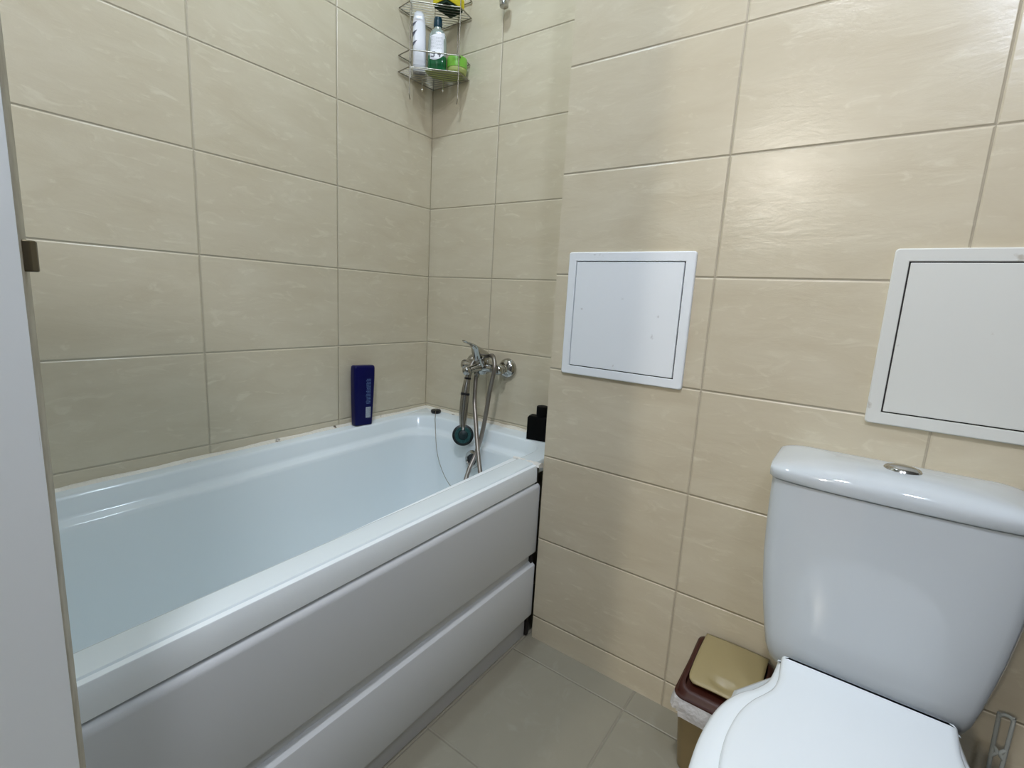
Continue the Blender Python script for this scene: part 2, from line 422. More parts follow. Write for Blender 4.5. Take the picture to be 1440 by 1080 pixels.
# silicone / tile strip where the tub meets the tiles
def bead(name, pts, w, h, m, seed, zf=lambda y: tz(y, DK), inward=(1, 0)):
    rnd = random.Random(seed); bm = bmesh.new(); loops = []
    n = 130
    for k in range(n + 1):
        t = k / n
        x = pts[0][0] + (pts[1][0] - pts[0][0]) * t; y = pts[0][1] + (pts[1][1] - pts[0][1]) * t
        z = zf(y); ww = w * (1 + .22 * math.sin(t * 37 + seed) + rnd.uniform(-.12, .12)); hh = h * (1 + .15 * math.sin(t * 53) + rnd.uniform(-.08, .08))
        ix, iy = inward
        loops.append([(x, y, z - .003), (x + ix * ww, y + iy * ww, z - .002), (x + ix * ww * .9, y + iy * ww * .9, z + .0015),
                      (x + ix * ww * .45, y + iy * ww * .45, z + hh * .45), (x + ix * .0022, y + iy * .0022, z + hh), (x, y, z + hh)])
    loft(bm, loops); o = finish(name, bm, m, smooth=60); o['kind'] = 'structure'; return o
bead('trim_1', ((.0005, TEND), (.0005, -.0005)), .009, .0075, M['silicone'], 3)
bead('trim_2', ((.0005, -.0005), (.7115, -.0005)), .009, .008, M['silicone'], 5, inward=(0, -1))
# crumbly white silicone at the end of the rim
bm = bmesh.new(); rnd = random.Random(11); loops = []
for k in range(25):
    t = k / 24; x = .612 + .098 * t
    w = .006 + .010 * t + rnd.uniform(-.0015, .002); h = .003 + rnd.uniform(0, .0035) + (.002 if t > .8 else 0)
    yc = -.240 - .004 * t; z = tz(yc, .5478)
    loops.append([(x, yc + w * .8, z - .010), (x, yc - w * .7, z - .0035), (x, yc - w * .55, z + h * .6), (x, yc, z + h), (x, yc + w * .6, z + h * .7)])
loft(bm, loops); o = finish('silicone_blob', bm, M['silwhite'], tub, smooth=50); o['label'] = 'crumbly white silicone at the end of the rim'
bm = bmesh.new(); box(bm, .684, .6985, -.2465, -.2370, .003, .536); finish('edge_gap_shade', bm, M['dark'], tub)  # near-black box standing in for the shade inside the gap by the tiled corner

# ------------------------------------------------------------------ wall hatches
def hatch(x0, x1, z0, z1, fw, m, label, name='access_hatch'):
    Y = BY
    t = empty(name, ((x0 + x1) / 2, Y, z0), label, 'hatch')
    th = .008
    bm = bmesh.new()
    def ring(g, y, r): return [(x, y, z) for x, z, _ in rrect(x0 + g, x1 - g, z0 + g, z1 - g, r, 0, 4)]
    loft(bm, [ring(0, Y - .0002, .006), ring(0, Y - th + .002, .006), ring(.002, Y - th, .005), ring(fw - .001, Y - th, .001), ring(fw, Y - th + .001, .001), ring(fw, Y - .0012, .001)], cap0=False, cap1=False)
    finish('frame', bm, m, t, smooth=20)
    bm = bmesh.new(); g = fw
    loft(bm, [ring(g, Y - .0008, .001), ring(g, Y - .0018, .001)]); finish('gap_shade', bm, M['gap'], t)  # dark plate behind the door, paints in the shade of the gap around it
    bm = bmesh.new(); g = fw + .0026
    loft(bm, [ring(g, Y - .002, .001), ring(g, Y - th + .0008, .001), ring(g + .001, Y - th, .001)]); finish('door', bm, m, t, smooth=20)
    return t
hatch(.751, 1.070, .8165, 1.128, .0218, M['hatch1'], 'clean white square access hatch on the tiled wall, the one nearest the bathtub')
hatch(1.416, 1.735, .8095, 1.1285, .0222, M['hatch2'], 'aged white access hatch on the tiled wall above the toilet cistern')

# ------------------------------------------------------------------ mixer tap
t = empty('bath_mixer_tap', (.328, 0, .76), 'chrome single-lever bath mixer tap on the tiled wall above the tub end', 'tap')
for x in (.403, .253):
    bm = bmesh.new(); lathe(bm, [(.0345, 0), (.0358, .003), (.0350, .010), (.030, .018), (.022, .024), (.0155, .027), (.0140, .036), (.0165, .037), (.0175, .046), (.0175, .062), (0, .062)], 36, aim((x, -.0002, .762), (0, -1, 0)))
    finish('wall_flange', bm, M['chrome'], t, smooth=40)
bm = bmesh.new()
lathe(bm, [(.0, 0), (.0135, .001), (.0155, .006), (.0155, .026), (.0135, .030), (.0130, .050), (.0185, .058), (.021, .070), (.021, .098), (.0185, .110), (.0145, .118), (.0148, .138), (.0165, .143), (.0178, .152), (.0175, .163), (.0150, .172), (.0095, .1775), (0, .1795)], 32, aim((.244, -.060, .762), (1, 0, 0)))
lathe(bm, [(.0225, -.022), (.0235, -.01), (.0245, .012), (.0235, .030), (.0215, .040), (.0, .046)], 32, aim((.335, -.060, .765), (0, -.25, 1)))
finish('mixer_body', bm, M['chrome'], t, smooth=40)
bm = bmesh.new(); tube(bm, [(.335, -.070, .764), (.334, -.100, .762), (.332, -.130, .757)], [.0165, .014, .0125, .0135], 20)
lathe(bm, [(0, -.015), (.009, -.013), (.0142, -.007), (.0158, 0), (.0142, .008), (.009, .0135), (0, .0155)], 24, aim((.331, -.139, .7555), (0, -.2, 1)))
finish('spout', bm, M['chrome'], t, smooth=40)
bm = bmesh.new()   # lever: wedge shaped cap sweeping into a thin paddle
secs = [(-.040, .808, .019, .010), (-.050, .819, .022, .017), (-.068, .827, .0225, .023), (-.083, .834, .0215, .026), (-.096, .839, .019, .0265), (-.102, .8415, .0175, .020), (-.107, .8435, .016, .009), (-.118, .847, .014, .0045), (-.138, .853, .0125, .0035), (-.156, .857, .011, .003), (-.163, .861, .008, .002)]
loops = []
for y, z, w, h in secs:
    cx = .3345 + (-.04 - y) * -.01
    loops.append([(cx + w * math.cos(a) * (1 if abs(math.cos(a)) < .9 else .97), y, z + h * math.sin(a) - h) for a in [2 * PI * k / 16 for k in range(16)]])
loft(bm, loops)
lathe(bm, [(.0205, 0), (.0215, .008), (.020, .022), (.016, .030), (0, .032)], 28, aim((.3345, -.066, .790), (0, -.25, 1)))
finish('lever', bm, M['chrome'], t, smooth=45)
bm = bmesh.new(); lathe(bm, [(.008, 0), (.011, .001), (.011, .014), (.009, .016), (.009, .024), (0, .024)], 20, aim((.320, -.070, .750), (-.05, -.05, -1)))
finish('hose_outlet', bm, M['chrome_old'], t, smooth=40)

# hand shower hanging head down + hose
hs = empty('hand_shower', (.325, -.14, .528), 'hand shower with dark green face hanging below the tap, steel hose looped into tub', 'shower')
bm = bmesh.new(); tube(bm, [(.303, -.088, .760), (.301, -.098, .722), (.302, -.106, .690), (.304, -.113, .650), (.308, -.122, .600), (.315, -.130, .562), (.321, -.135, .545)], [.0095, .0105, .0135, .0155, .0150, .0120, .0110], 18)
finish('handle', bm, M['chrome_old'], hs, smooth=60)
bm = bmesh.new(); tube(bm, [(.3012, -.0975, .725), (.3012, -.0985, .719)], .0118, 18, 1); finish('handle_ring', bm, M['black'], hs, smooth=60)
bm = bmesh.new(); tube(bm, [(.3030, -.1095, .672), (.3033, -.1110, .664)], .0160, 18, 1); finish('handle_ring', bm, M['black'], hs, smooth=60)
hd = Vector((.66, -.72, .28)).normalized()
bm = bmesh.new(); Mh = aim((.322, -.136, .529), hd)
lathe(bm, [(0, -.016), (.012, -.015), (.026, -.008), (.0355, 0), (.037, .004), (.0365, .008), (.033, .0095), (0, .0095)], 40, Mh)
finish('shower_head', bm, M['black'], hs, smooth=40)
bm = bmesh.new()
lathe(bm, [(.0285, .0097), (.028, .0115), (.0175, .0115), (.0170, .0097)], 40, Mh)
for k in range(24):
    a = 2 * PI * k / 24; tube(bm, [tuple(Mh @ Vector((.0185 * math.cos(a), .0185 * math.sin(a), .0117))), tuple(Mh @ Vector((.0272 * math.cos(a), .0272 * math.sin(a), .0117)))], .0010, 6, 1)
for k in range(28):
    a = 2 * PI * k / 28
    bmesh.ops.create_icosphere(bm, subdivisions=1, radius=.0012, matrix=Mh @ Matrix.Translation((.0315 * math.cos(a), .0315 * math.sin(a), .0098)))
finish('spray_face', bm, M['rosette'], hs, smooth=40)
bm = bmesh.new(); lathe(bm, [(.0165, .0097), (.0155, .0125), (.006, .0140), (0, .0143)], 32, Mh); finish('spray_centre', bm, M['darkteal'], hs, smooth=40)
bm = bmesh.new()
hoseP = [(.317, -.072, .730), (.322, -.080, .690), (.330, -.090, .640), (.356, -.112, .587), (.391, -.142, .525), (.425, -.172, .478), (.462, -.203, .430), (.490, -.232, .375), (.492, -.262, .335),
         (.470, -.275, .330), (.440, -.255, .360), (.415, -.222, .407), (.398, -.184, .440), (.394, -.152, .477), (.396, -.127, .535), (.397, -.107, .618), (.400, -.097, .692), (.411, -.095, .754), (.409, -.089, .784), (.393, -.076, .803), (.368, -.052, .806),
         (.340, -.028, .800), (.318, -.028, .792), (.306, -.048, .784), (.3035, -.072, .778), (.303, -.090, .758)]
tube(bm, hoseP, .0078, 12, 8, ridge=.0032)
finish('hose', bm, M['hose'], hs, smooth=80)

# shower bracket high on the wall
t = empty('shower_bracket', (.325, 0, 1.94), 'chrome shower bracket on the back wall beside the wire caddy, cut by the photo top', 'bracket')
bm = bmesh.new(); lathe(bm, [(.020, 0), (.021, .003), (.019, .008), (.010, .011), (.009, .030), (0, .031)], 28, aim((.322, -.0003, 1.955), (0, -1, 0))); finish('wall_plate', bm, M['chrome'], t, smooth=40)
bm = bmesh.new(); lathe(bm, [(.010, 0), (.014, .002), (.0155, .030), (.013, .034), (.009, .033), (.007, .004), (0, .004)], 28, aim((.336, -.036, 1.899), (-.1, .1, 1))); finish('holder_cup', bm, M['chrome'], t, smooth=40)

# ------------------------------------------------------------------ plug and chain
t = empty('bath_plug', (.094, -.038, .551), 'black rubber bath plug on the tub corner with a thin chain into the tub', 'plug')
bm = bmesh.new(); lathe(bm, [(.0175, 0), (.0195, .002), (.0200, .006), (.019, .011), (.0165, .0125), (0, .0125)], 28, Matrix.Translation((.094, -.037, .5512))); finish('stopper', bm, M['black'], t, smooth=40)
bm = bmesh.new(); tube(bm, [(.094, -.037, .5655), (.104, -.048, .5620), (.118, -.064, .5570), (.1285, -.0745, .5530), (.139, -.0865, .5420), (.148, -.094, .528), (.158, -.103, .5120), (.174, -.1175, .4990), (.1908, -.130, .4643), (.2098, -.1405, .4298), (.2481, -.160, .396), (.2932, -.183, .3752), (.345, -.215, .372), (.387, -.25, .386), (.42, -.29, .36), (.43, -.31, .30)], .0013, 6, 6)
finish('chain', bm, M['wire'], t, smooth=80)

# ------------------------------------------------------------------ bottles on the tub
def fit_box_bottle(secs, n=5):
    loops = []
    for z, hx, hy, r, oy in secs:
        loops.append([(x, y + oy, z) for x, y, _ in rrect(-hx, hx, -hy, hy, r, 0, n)])
    return loops
# blue bottle: stands upside down on its flat cap, leaning a little; face towards the room
def local_obj(name, bm, m, parent, Mx, **k):
    bmesh.ops.transform(bm, matrix=Mx, verts=bm.verts); return finish(name, bm, m, parent, **k)
bl = empty('shampoo_bottle', (.030, -.333, .546), 'dark blue flat shampoo bottle with pale print standing on the tub edge', 'bottle')
Mb = Matrix.Translation((.0305, -.334, .5455)) @ Matrix.Rotation(math.radians(84), 4, 'Z') @ Matrix.Rotation(math.radians(2.0), 4, 'Y') @ Matrix.Rotation(math.radians(-1.5), 4, 'X')
# local x = width (wall direction), local y = thickness
bm = bmesh.new()
loft(bm, fit_box_bottle([(0, .030, .013, .006, 0), (.002, .0325, .0155, .007, 0), (.035, .0340, .0170, .008, 0), (.10, .0370, .0175, .009, 0), (.17, .0395, .0170, .009, 0), (.196, .0400, .0160, .009, 0), (.203, .0392, .015, .009, 0), (.2065, .036, .012, .008, 0)]))
local_obj('bottle_body', bm, M['blue'], bl, Mb, smooth=40)
bm = bmesh.new()
yf = -.0178
rnd = random.Random(4)
def strip(x0, x1, z0, z1, yy=yf): 
    vs = [bm.verts.new((x, yy - .0002, z)) for x, z in ((x0, z0), (x1, z0), (x1, z1), (x0, z1))]; bm.faces.new(vs)
x = .004
for row in range(17):
    z = .158 - row * .0052
    w = .019 * rnd.uniform(.8, 1)
    xx = .0215 - w
    while xx < .0215:
        ww = rnd.uniform(.002, .005); strip(xx, min(xx + ww, .0215), z, z + .0028); xx += ww + .0012
local_obj('small_print', bm, M['bluetext'], bl, Mb)
bm = bmesh.new()
xx = .003
for k in range(12):
    w = rnd.choice((.0006, .0009, .0014)); strip(xx, xx + w, .030, .062); xx += w + .0006
strip(.003, .022, .0290, .0305); strip(.003, .022, .062, .0632)
strip(.003, .022, .026, .0275)
local_obj('printed_bars', bm, M['whitetext'], bl, Mb)

bk = empty('black_bottle', (.568, -.040, .551), 'square black bottle with black cap on the tub corner, half hidden by the tiled wall', 'bottle')
Mk = Matrix.Translation((.571, -.048, .5515)) @ Matrix.Rotation(math.radians(12), 4, 'Z')
bm = bmesh.new(); loft(bm, fit_box_bottle([(0, .034, .019, .004, 0), (.072, .034, .019, .005, 0), (.078, .030, .016, .005, 0)])); local_obj('bottle_body', bm, M['blackgloss'], bk, Mk, smooth=40)
bm = bmesh.new(); lathe(bm, [(.0175, .078), (.0185, .080), (.0185, .110), (.017, .112), (0, .112)], 28); local_obj('cap', bm, M['blackgloss'], bk, Mk @ Matrix.Translation((.010, 0, 0)), smooth=40)

# ------------------------------------------------------------------ wire corner caddy
WR = .0019
cad = empty('corner_caddy', (.08, -.08, 1.73), 'chrome wire corner caddy with two shelves hanging in the tiled corner', 'caddy')
e = .0045
tipL = (e, -.170); FL = (.068, -.178); FR = (.184, -.070); tipR = (.174, -e); CN = (e, -e)
def at(p, z): return (p[0], p[1], z)
ZL, ZR, ZU, ZUR = 1.730, 1.780, 1.922, 1.972
for nm, zz in (('lower_shelf', ZL), ('upper_shelf', ZU)):
    bm = bmesh.new()
    poly_tube(bm, [at(p, zz) for p in (tipL, FL, FR, tipR, CN)], WR)
    # parallel floor wires across the corner
    poly = [tipL, FL, FR, tipR, CN]
    d = Vector((1, 1)).normalized(); nrm = Vector((1, -1)).normalized()
    for k in range(1, 11):
        s = .012 + k * .0150
        hits = []
        for i in range(5):
            a = Vector(poly[i]); b = Vector(poly[(i + 1) % 5]); fa = a.dot(nrm) - s; fb = b.dot(nrm) - s
            if fa * fb < 0: hits.append(a.lerp(b, fa / (fa - fb)))
        if len(hits) == 2 and (hits[0] - hits[1]).length > .012:
            tube(bm, [(hits[0].x, hits[0].y, zz + .0015), (hits[1].x, hits[1].y, zz + .0015)], .0011, 6, 1)
    finish(nm, bm, M['wire'], cad, smooth=60)
for zz in (ZR, ZUR):
    bm = bmesh.new(); poly_tube(bm, [at(p, zz) for p in ((e, -.115), tipL, FL, FR, tipR, (.120, -e))], WR, closed=False)
    finish('guard_rail', bm, M['wire'], cad, smooth=60)
for p in (FL, FR):
    bm = bmesh.new(); q = (p[0] + (-.022 if p is FL else -.024), p[1] + (.024 if p is FL else .022))
    poly_tube(bm, [at(p, ZUR), at(p, 1.648), (q[0], q[1], 1.644)], WR * .9, closed=False); finish('upright_wire', bm, M['wire'], cad, smooth=60)
for p in ((e, -.115), (.115, -e), CN):
    bm = bmesh.new(); poly_tube(bm, [at(p, ZUR), at(p, ZL)], WR * .9, closed=False); finish('upright_wire', bm, M['wire'], cad, smooth=60)
for p in ((.044, -.098), (.104, -.058)):
    bm = bmesh.new(); tube(bm, [(p[0] - .008, p[1] + .008, ZL), (p[0] - .006, p[1] + .006, ZL - .034), (p[0] - .002, p[1] + .002, ZL - .042), (p[0] + .002, p[1] - .002, ZL - .040)], .0013, 8, 5)
    bmesh.ops.create_icosphere(bm, subdivisions=2, radius=.0044, matrix=Matrix.Translation((p[0] + .003, p[1] - .003, ZL - .038)))
    finish('hook', bm, M['bright'], cad, smooth=80)

# white bottle, slim, slightly leaning
wbt = empty('white_bottle', (.050, -.118, ZL), 'tall white bottle with dark swoosh print on the lower caddy shelf, leftmost', 'bottle')
Mw = Matrix.Translation((.0560, -.1230, ZL + .0036)) @ Matrix.Rotation(math.radians(46), 4, 'Z') @ Matrix.Rotation(math.radians(-1.5), 4, 'Y')
bm = bmesh.new(); loft(bm, fit_box_bottle([(0, .0195, .0125, .009, 0), (.003, .0215, .0145, .010, 0), (.10, .0215, .0150, .011, 0), (.150, .0205, .0145, .011, 0), (.165, .0185, .0135, .010, 0), (.176, .0150, .011, .008, 0), (.182, .010, .008, .006, 0)], 6))
local_obj('bottle_body', bm, M['white'], wbt, Mw, smooth=60)
bm = bmesh.new()
for zc, hh in ((.140, .016), (.112, .022), (.083, .018)):
    vs = []
    for (dx, dz) in ((0, -.5), (.8, .1), (1.35, .55), (.6, .35), (0, .1)): vs.append(bm.verts.new((-.0216 + dx * .011, -.0154 + (0 if dx > .1 else .004), zc + dz * hh)))
    bm.faces.new(vs)
local_obj('swoosh_print', bm, M['grey'], wbt, Mw)
bm = bmesh.new(); loft(bm, fit_box_bottle([(.0, .0200, .0130, .009, 0), (.0025, .0219, .0149, .010, 0), (.020, .0219, .0149, .010, 0), (.0205, .0214, .0144, .010, 0)])); local_obj('base_band', bm, M['greyband'], wbt, Mw, smooth=40)

# dish-soap bottle: transparent above, green below, white label, teal cap
gb = empty('soap_bottle', (.098, -.088, ZL), 'green soap bottle with white label and teal cap on the lower caddy shelf', 'bottle')
Mg = Matrix.Translation((.1045, -.0900, ZL + .0052)) @ Matrix.Rotation(math.radians(40), 4, 'Z') @ Matrix.Diagonal((1.12, 1.1, 1.0, 1))
sec = lambda z: (.0275, .0165) if z < .09 else ((.0275 - (z - .09) * .38, .0165 - (z - .09) * .12))
bm = bmesh.new(); loft(bm, fit_box_bottle([(0, .025, .014, .010, 0), (.003, .0275, .0165, .012, 0), (.046, .0275, .0165, .012, 0)], 6)); local_obj('soap_fill', bm, M['greenliq'], gb, Mg, smooth=60)
bm = bmesh.new(); loft(bm, fit_box_bottle([(.0465, .0275, .0165, .012, 0), (.09, .0270, .0163, .012, 0), (.112, .0245, .0155, .012, 0), (.124, .019, .0135, .0115, 0), (.130, .0125, .0115, .0105, 0), (.136, .011, .011, .0105, 0)], 6)); local_obj('bottle_body', bm, M['clear'], gb, Mg, smooth=60)
bm = bmesh.new(); loops = []
for z, zz in ((.033, 0), (.115, 1)):
    pts = []
    for k in range(13):
        u = k / 12; x = -.0235 + .047 * u; dz = (.010 * (u - .3) ** 2 * 4 if not zz else -.012 * (1 - u) ** 2)
        w = (.0278 if not zz else .0242)
        pts.append((x * (1 if not zz else .90), -.0172 + (.0042 if abs(u - .5) > .46 else (.0012 if abs(u - .5) > .38 else 0)), z + dz))
    loops.append(pts)
loft(bm, loops, False, False, closed=False); local_obj('label', bm, M['white'], gb, Mg, smooth=60)
bm = bmesh.new(); rnd = random.Random(8)
for row in range(9):
    z = .100 - row * .0042; xx = -.018
    while xx < .014:
        ww = rnd.uniform(.002, .006); strip(xx, min(xx + ww, .017), z, z + .0013, -.0174); xx += ww + .001
local_obj('small_print', bm, M['greyband'], gb, Mg)
bm = bmesh.new()
for (a, b_, c, d_) in ((-.016, -.004, .050, .057), (-.010, -.006, .043, .058), (.002, .012, .048, .053), (.006, .010, .042, .056), (-.018, -.008, .040, .044)): strip(a, b_, c, d_, -.0175)
local_obj('bold_print', bm, M['grey'], gb, Mg)
bm = bmesh.new(); lathe(bm, [(.0115, .136), (.0125, .138), (.0128, .146), (.0122, .160), (.0105, .166), (0, .168)], 24); local_obj('cap', bm, M['teal'], gb, Mg, smooth=40)

# pale green cloth lying on the shelf wires, under the soap bottle and the tub
bm = bmesh.new(); rnd = random.Random(5)
pc = [(.072, -.100), (.088, -.128), (.118, -.118), (.150, -.092), (.166, -.060), (.168, -.016), (.120, -.012), (.086, -.040), (.070, -.070)]
loft(bm, [[(x, y, ZL + .0028) for x, y in pc], [(x * 1.003, y, ZL + .0048) for x, y in pc]])
o = finish('cleaning_cloth', bm, M['limepale']); tag(o, 'pale green cloth lying flat under the bottles on the lower caddy shelf', 'cloth')
# lime tub at the right of the shelf
lt = empty('lime_tub', (.150, -.042, ZL), 'bright lime green round tub at the right of the lower caddy shelf', 'tub')
Ml = Matrix.Translation((.1525, -.0440, ZL + .0056))
bm = bmesh.new(); lathe(bm, [(.028, 0), (.031, .002), (.0325, .014), (.0325, .017)], 36, Ml); finish('tub_base', bm, M['limepale'], lt, smooth=50)
bm = bmesh.new(); lathe(bm, [(.0335, .0172), (.034, .020), (.034, .046), (.0325, .0495), (.0, .0505)], 36, Ml); finish('tub_lid', bm, M['lime'], lt, smooth=50)

# sponge on the upper shelf
spg = empty('sponge', (.136, -.074, ZU), 'yellow sponge with dark green scouring pad on the upper caddy shelf', 'sponge')
Ms = Matrix.Translation((.1345, -.0735, ZU + .0030)) @ Matrix.Rotation(math.radians(-4), 4, 'Z')
bm = bmesh.new(); loft(bm, fit_box_bottle([(0, .030, .037, .004, 0), (.008, .030, .037, .004, 0)])); local_obj('scouring_pad', bm, M['pad'], spg, Ms, smooth=40)
bm = bmesh.new(); loft(bm, fit_box_bottle([(.0082, .033, .040, .004, 0), (.012, .034, .041, .006, 0), (.034, .034, .041, .006, 0), (.038, .031, .038, .006, 0)])); local_obj('foam', bm, M['yellow'], spg, Ms, smooth=40)

# ------------------------------------------------------------------ toilet
TX = 1.470
toi = empty('toilet', (TX, -.55, 0), 'white ceramic close-coupled toilet with the seat lid down', 'toilet')
def tank_loop(hw, yf, yb, z, bulge=.030, rc=.040, n=10):
    """plan outline: flat back, bulging front with rounded corners"""
    pts = []
    m = 18
    ys = yf + bulge                      # y of front at the corners
    # right side from back to front, front arc right->left, left side
    pts.append((TX + hw - .012, yb, z)); pts.append((TX + hw - .002, yb - .006, z))
    pts.append((TX + hw, yb - .030, z))
    for k in range(m + 1):
        u = 1 - 2 * k / m                 # 1..-1
        a = abs(u)
        x = hw * (1 if a > .999 else math.sin(a * PI / 2) ** .93) * (1 if u > 0 else -1)
        y = yf + bulge * (a ** 2.2) + rc * max(0, (a - .80) / .20) ** 2.2 * .9
        pts.append((TX + x * .9995, y, z))
    pts.append((TX - hw, yb - .030, z)); pts.append((TX - hw + .002, yb - .006, z)); pts.append((TX - hw + .012, yb, z))
    return pts
YB = -.2385
bm = bmesh.new(); L = []
for z, hw, yf, bl_ in ((.352, .085, -.405, .02), (.3535, .105, -.415, .026), (.357, .122, -.422, .030), (.364, .134, -.429, .033), (.376, .1425, -.4340, .034), (.395, .1470, -.4440, .038), (.426, .1535, -.4420, .036), (.465, .1610, -.437, .033), (.507, .1672, -.4365, .032), (.57, .1735, -.436, .031), (.64, .1768, -.4345, .030), (.700, .1778, -.4355, .030), (.7135, .1778, -.4355, .030)):
    L.append(tank_loop(hw, yf, YB, z, bl_))
loft(bm, L); finish('cistern', bm, M['ceramic'], toi, smooth=50)
def lid_loop(g, z):
    """plan outline of the lid, inset by g (negative = overhang), rounded at the back too"""
    hw, yf, yb = .1778 - g, -.4355 + g, min(-.2368, -.2368 - g)
    ym = (yf + yb) / 2; rb = max(.004, .024 - g * .2); pts = []
    def P(x, y): pts.append((TX + x, y, z))
    for k in range(7):
        an = PI / 2 * (1 - k / 6); P(hw - rb + rb * math.cos(an), yb - rb + rb * math.sin(an))
    bulge, rc = .030 * max(.15, 1 - max(0, g) * 9), .040 * max(.1, 1 - max(0, g) * 9)
    for k in range(19):
        u = 1 - 2 * k / 18; a_ = abs(u)
        x = hw * math.sin(a_ * PI / 2) ** .93 * (1 if u > 0 else -1) if a_ > 0 else 0
        y = yf + bulge * a_ ** 2.2 + rc * max(0, (a_ - .80) / .20) ** 2.2 * .9
        P(x, min(y, yb - rb - .001))
    for k in range(7):
        an = PI / 2 * k / 6; P(-(hw - rb + rb * math.cos(an)), yb - rb + rb * math.sin(an))
    return pts
bm = bmesh.new(); L = []
for z, g in ((.7150, .0020), (.7158, -.0028), (.7180, -.0045), (.7300, -.0050), (.7360, -.0042), (.7415, -.0010), (.7455, .0040), (.7485, .0100), (.7508, .0180), (.7524, .0280), (.7536, .0400), (.7545, .0540), (.7551, .0700), (.7554, .0860)):
    lp2 = []
    for x, y, zz in lid_loop(g, z):
        k = abs(x - TX) / .18
        lp2.append((x, y, zz - .0130 * k ** 2.2 * max(0, (zz - .732) / .021)))
    L.append(lp2)
loft(bm, L)
finish('cistern_lid', bm, M['ceramic'], toi, smooth=60)
bm = bmesh.new(); lathe(bm, [(.0255, -.003), (.0262, .001), (.0245, .0035), (.0225, .0030), (.0218, .0040), (.018, .0062), (.010, .0078), (0, .0082)], 36, Matrix.Translation((1.4770, -.3430, .7545)))
fb = finish('flush_button', bm, M['chrome'], toi, smooth=40); fb['label'] = 'round chrome flush button'

def mirror(half):   # half: left outline back->front, absolute coords; returns closed loop
    L_ = [(x, y) for x, y in half]
    R_ = [(2 * TX - x, y) for x, y in reversed(half) if abs(x - TX) > 1e-4]
    return L_ + R_
def smooth2(pts, sub=5):
    return [(p.x, p.y) for p in spline([(x, y, 0) for x, y in pts], sub)]
lidH = smooth2([(1.357, -.484), (1.3575, -.502), (1.3585, -.520), (1.3590, -.545), (1.3550, -.572), (1.3460, -.594), (1.3335, -.619), (1.3225, -.652), (1.3165, -.690), (1.3155, -.728), (1.320, -.772), (1.335, -.815), (1.362, -.850), (1.400, -.874), (1.438, -.884), (TX, -.887)])
lidH = [(1.362, -.479), (1.3585, -.4805)] + lidH
seatH = smooth2([(1.352, -.470), (1.350, -.500), (1.3450, -.535), (1.3300, -.568), (1.3130, -.592), (1.2990, -.622), (1.2890, -.660), (1.2840, -.702), (1.2830, -.745), (1.2870, -.790), (1.303, -.838), (1.332, -.876), (1.375, -.902), (1.42, -.914), (TX, -.917)])
def offs(pts, d, z, yk=0):
    n = len(pts); out_ = []
    for i in range(n):
        a = Vector(pts[i - 1]); b = Vector(pts[(i + 1) % n]); t_ = (b - a)
        if t_.length < 1e-9: t_ = Vector((1, 0))
        t_.normalize(); nn = Vector((-t_.y, t_.x))
        # counter-orientation independent: push away from centre when d>0
        c = Vector((TX, -.68)); p_ = Vector(pts[i])
        if nn.dot(p_ - c) < 0: nn = -nn
        q = p_ + nn * d; out_.append((q.x, q.y, z))
    return out_
LD = mirror(lidH); SE = mirror(seatH)
bm = bmesh.new()
loft(bm, [offs(LD, -.004, .4165), offs(LD, -.0005, .4185), offs(LD, 0, .4225), offs(LD, -.001, .4265), offs(LD, -.0045, .4300), offs(LD, -.012, .4315)])
finish('seat_lid', bm, M['seat'], toi, smooth=50)
bm = bmesh.new()
loft(bm, [offs(SE, -.010, .3960), offs(SE, -.002, .3975), offs(SE, 0, .4020), offs(SE, -.001, .4080), offs(SE, -.006, .4130), offs(SE, -.016, .4160)])
finish('seat', bm, M['seat'], toi, smooth=50)
# bowl and pedestal
bm = bmesh.new(); L = []
def bowl_loop(hw, y0, y1, z, n=36):
    cy = (y0 + y1) / 2; hy = (y1 - y0) / 2; pts = []
    for k in range(n):
        a = 2 * PI * k / n; pts.append((TX + hw * math.copysign(abs(math.cos(a)) ** .85, math.cos(a)), cy + hy * math.copysign(abs(math.sin(a)) ** .85, math.sin(a)), z))
    return pts
for z, hw, y0, y1 in ((0, .105, -.74, -.36), (.01, .110, -.75, -.35), (.03, .100, -.73, -.36), (.12, .090, -.70, -.35), (.20, .105, -.73, -.33), (.28, .145, -.81, -.30), (.34, .168, -.87, -.27), (.375, .175, -.893, -.25), (.390, .173, -.890, -.25), (.394, .165, -.88, -.26)):
    L.append(bowl_loop(hw, y0, y1, z))
# keep the rear narrow beneath the cistern
L = [[(TX + (x - TX) * (1 if y < -.58 else max(.62, 1 - max(0, y + .58) * 3.4)), y, min(z, .3945)) for x, y, z in lp] for lp in L]
L = [[(x, y, z if y < -.46 else min(z, .351)) for x, y, z in lp] for lp in L]
loft(bm, L); finish('bowl', bm, M['ceramic'], toi, smooth=60)
for s in (-1, 1):
    bm = bmesh.new(); box(bm, TX + s * .075 - .016, TX + s * .075 + .016, -.4790, -.4640, .3952, .4160); finish('hinge', bm, M['seat'], toi, bevel=.004)

# ------------------------------------------------------------------ pedal-less waste bin
wb_ = empty('waste_bin', (1.262, -.33, 0), 'small beige waste bin with brown rim squeezed between wall and toilet', 'bin')
BX0, BX1, BY1, BY0 = 1.180, 1.344, -.2440, -.430
def bin_loop(g, yshift, z, slope=0, r=.022):
    return [(x, y, z + slope * (y - BY1)) for x, y, _ in rrect(BX0 + g, BX1 - g, BY0 + g + yshift, BY1 - g, r, 0, 6)]
bm = bmesh.new()
loft(bm, [bin_loop(.014, .040, 0), bin_loop(.010, .036, .004), bin_loop(.006, .016, .12), bin_loop(.003, .004, .205)])
finish('bin_body', bm, M['binbody'], wb_, smooth=50)
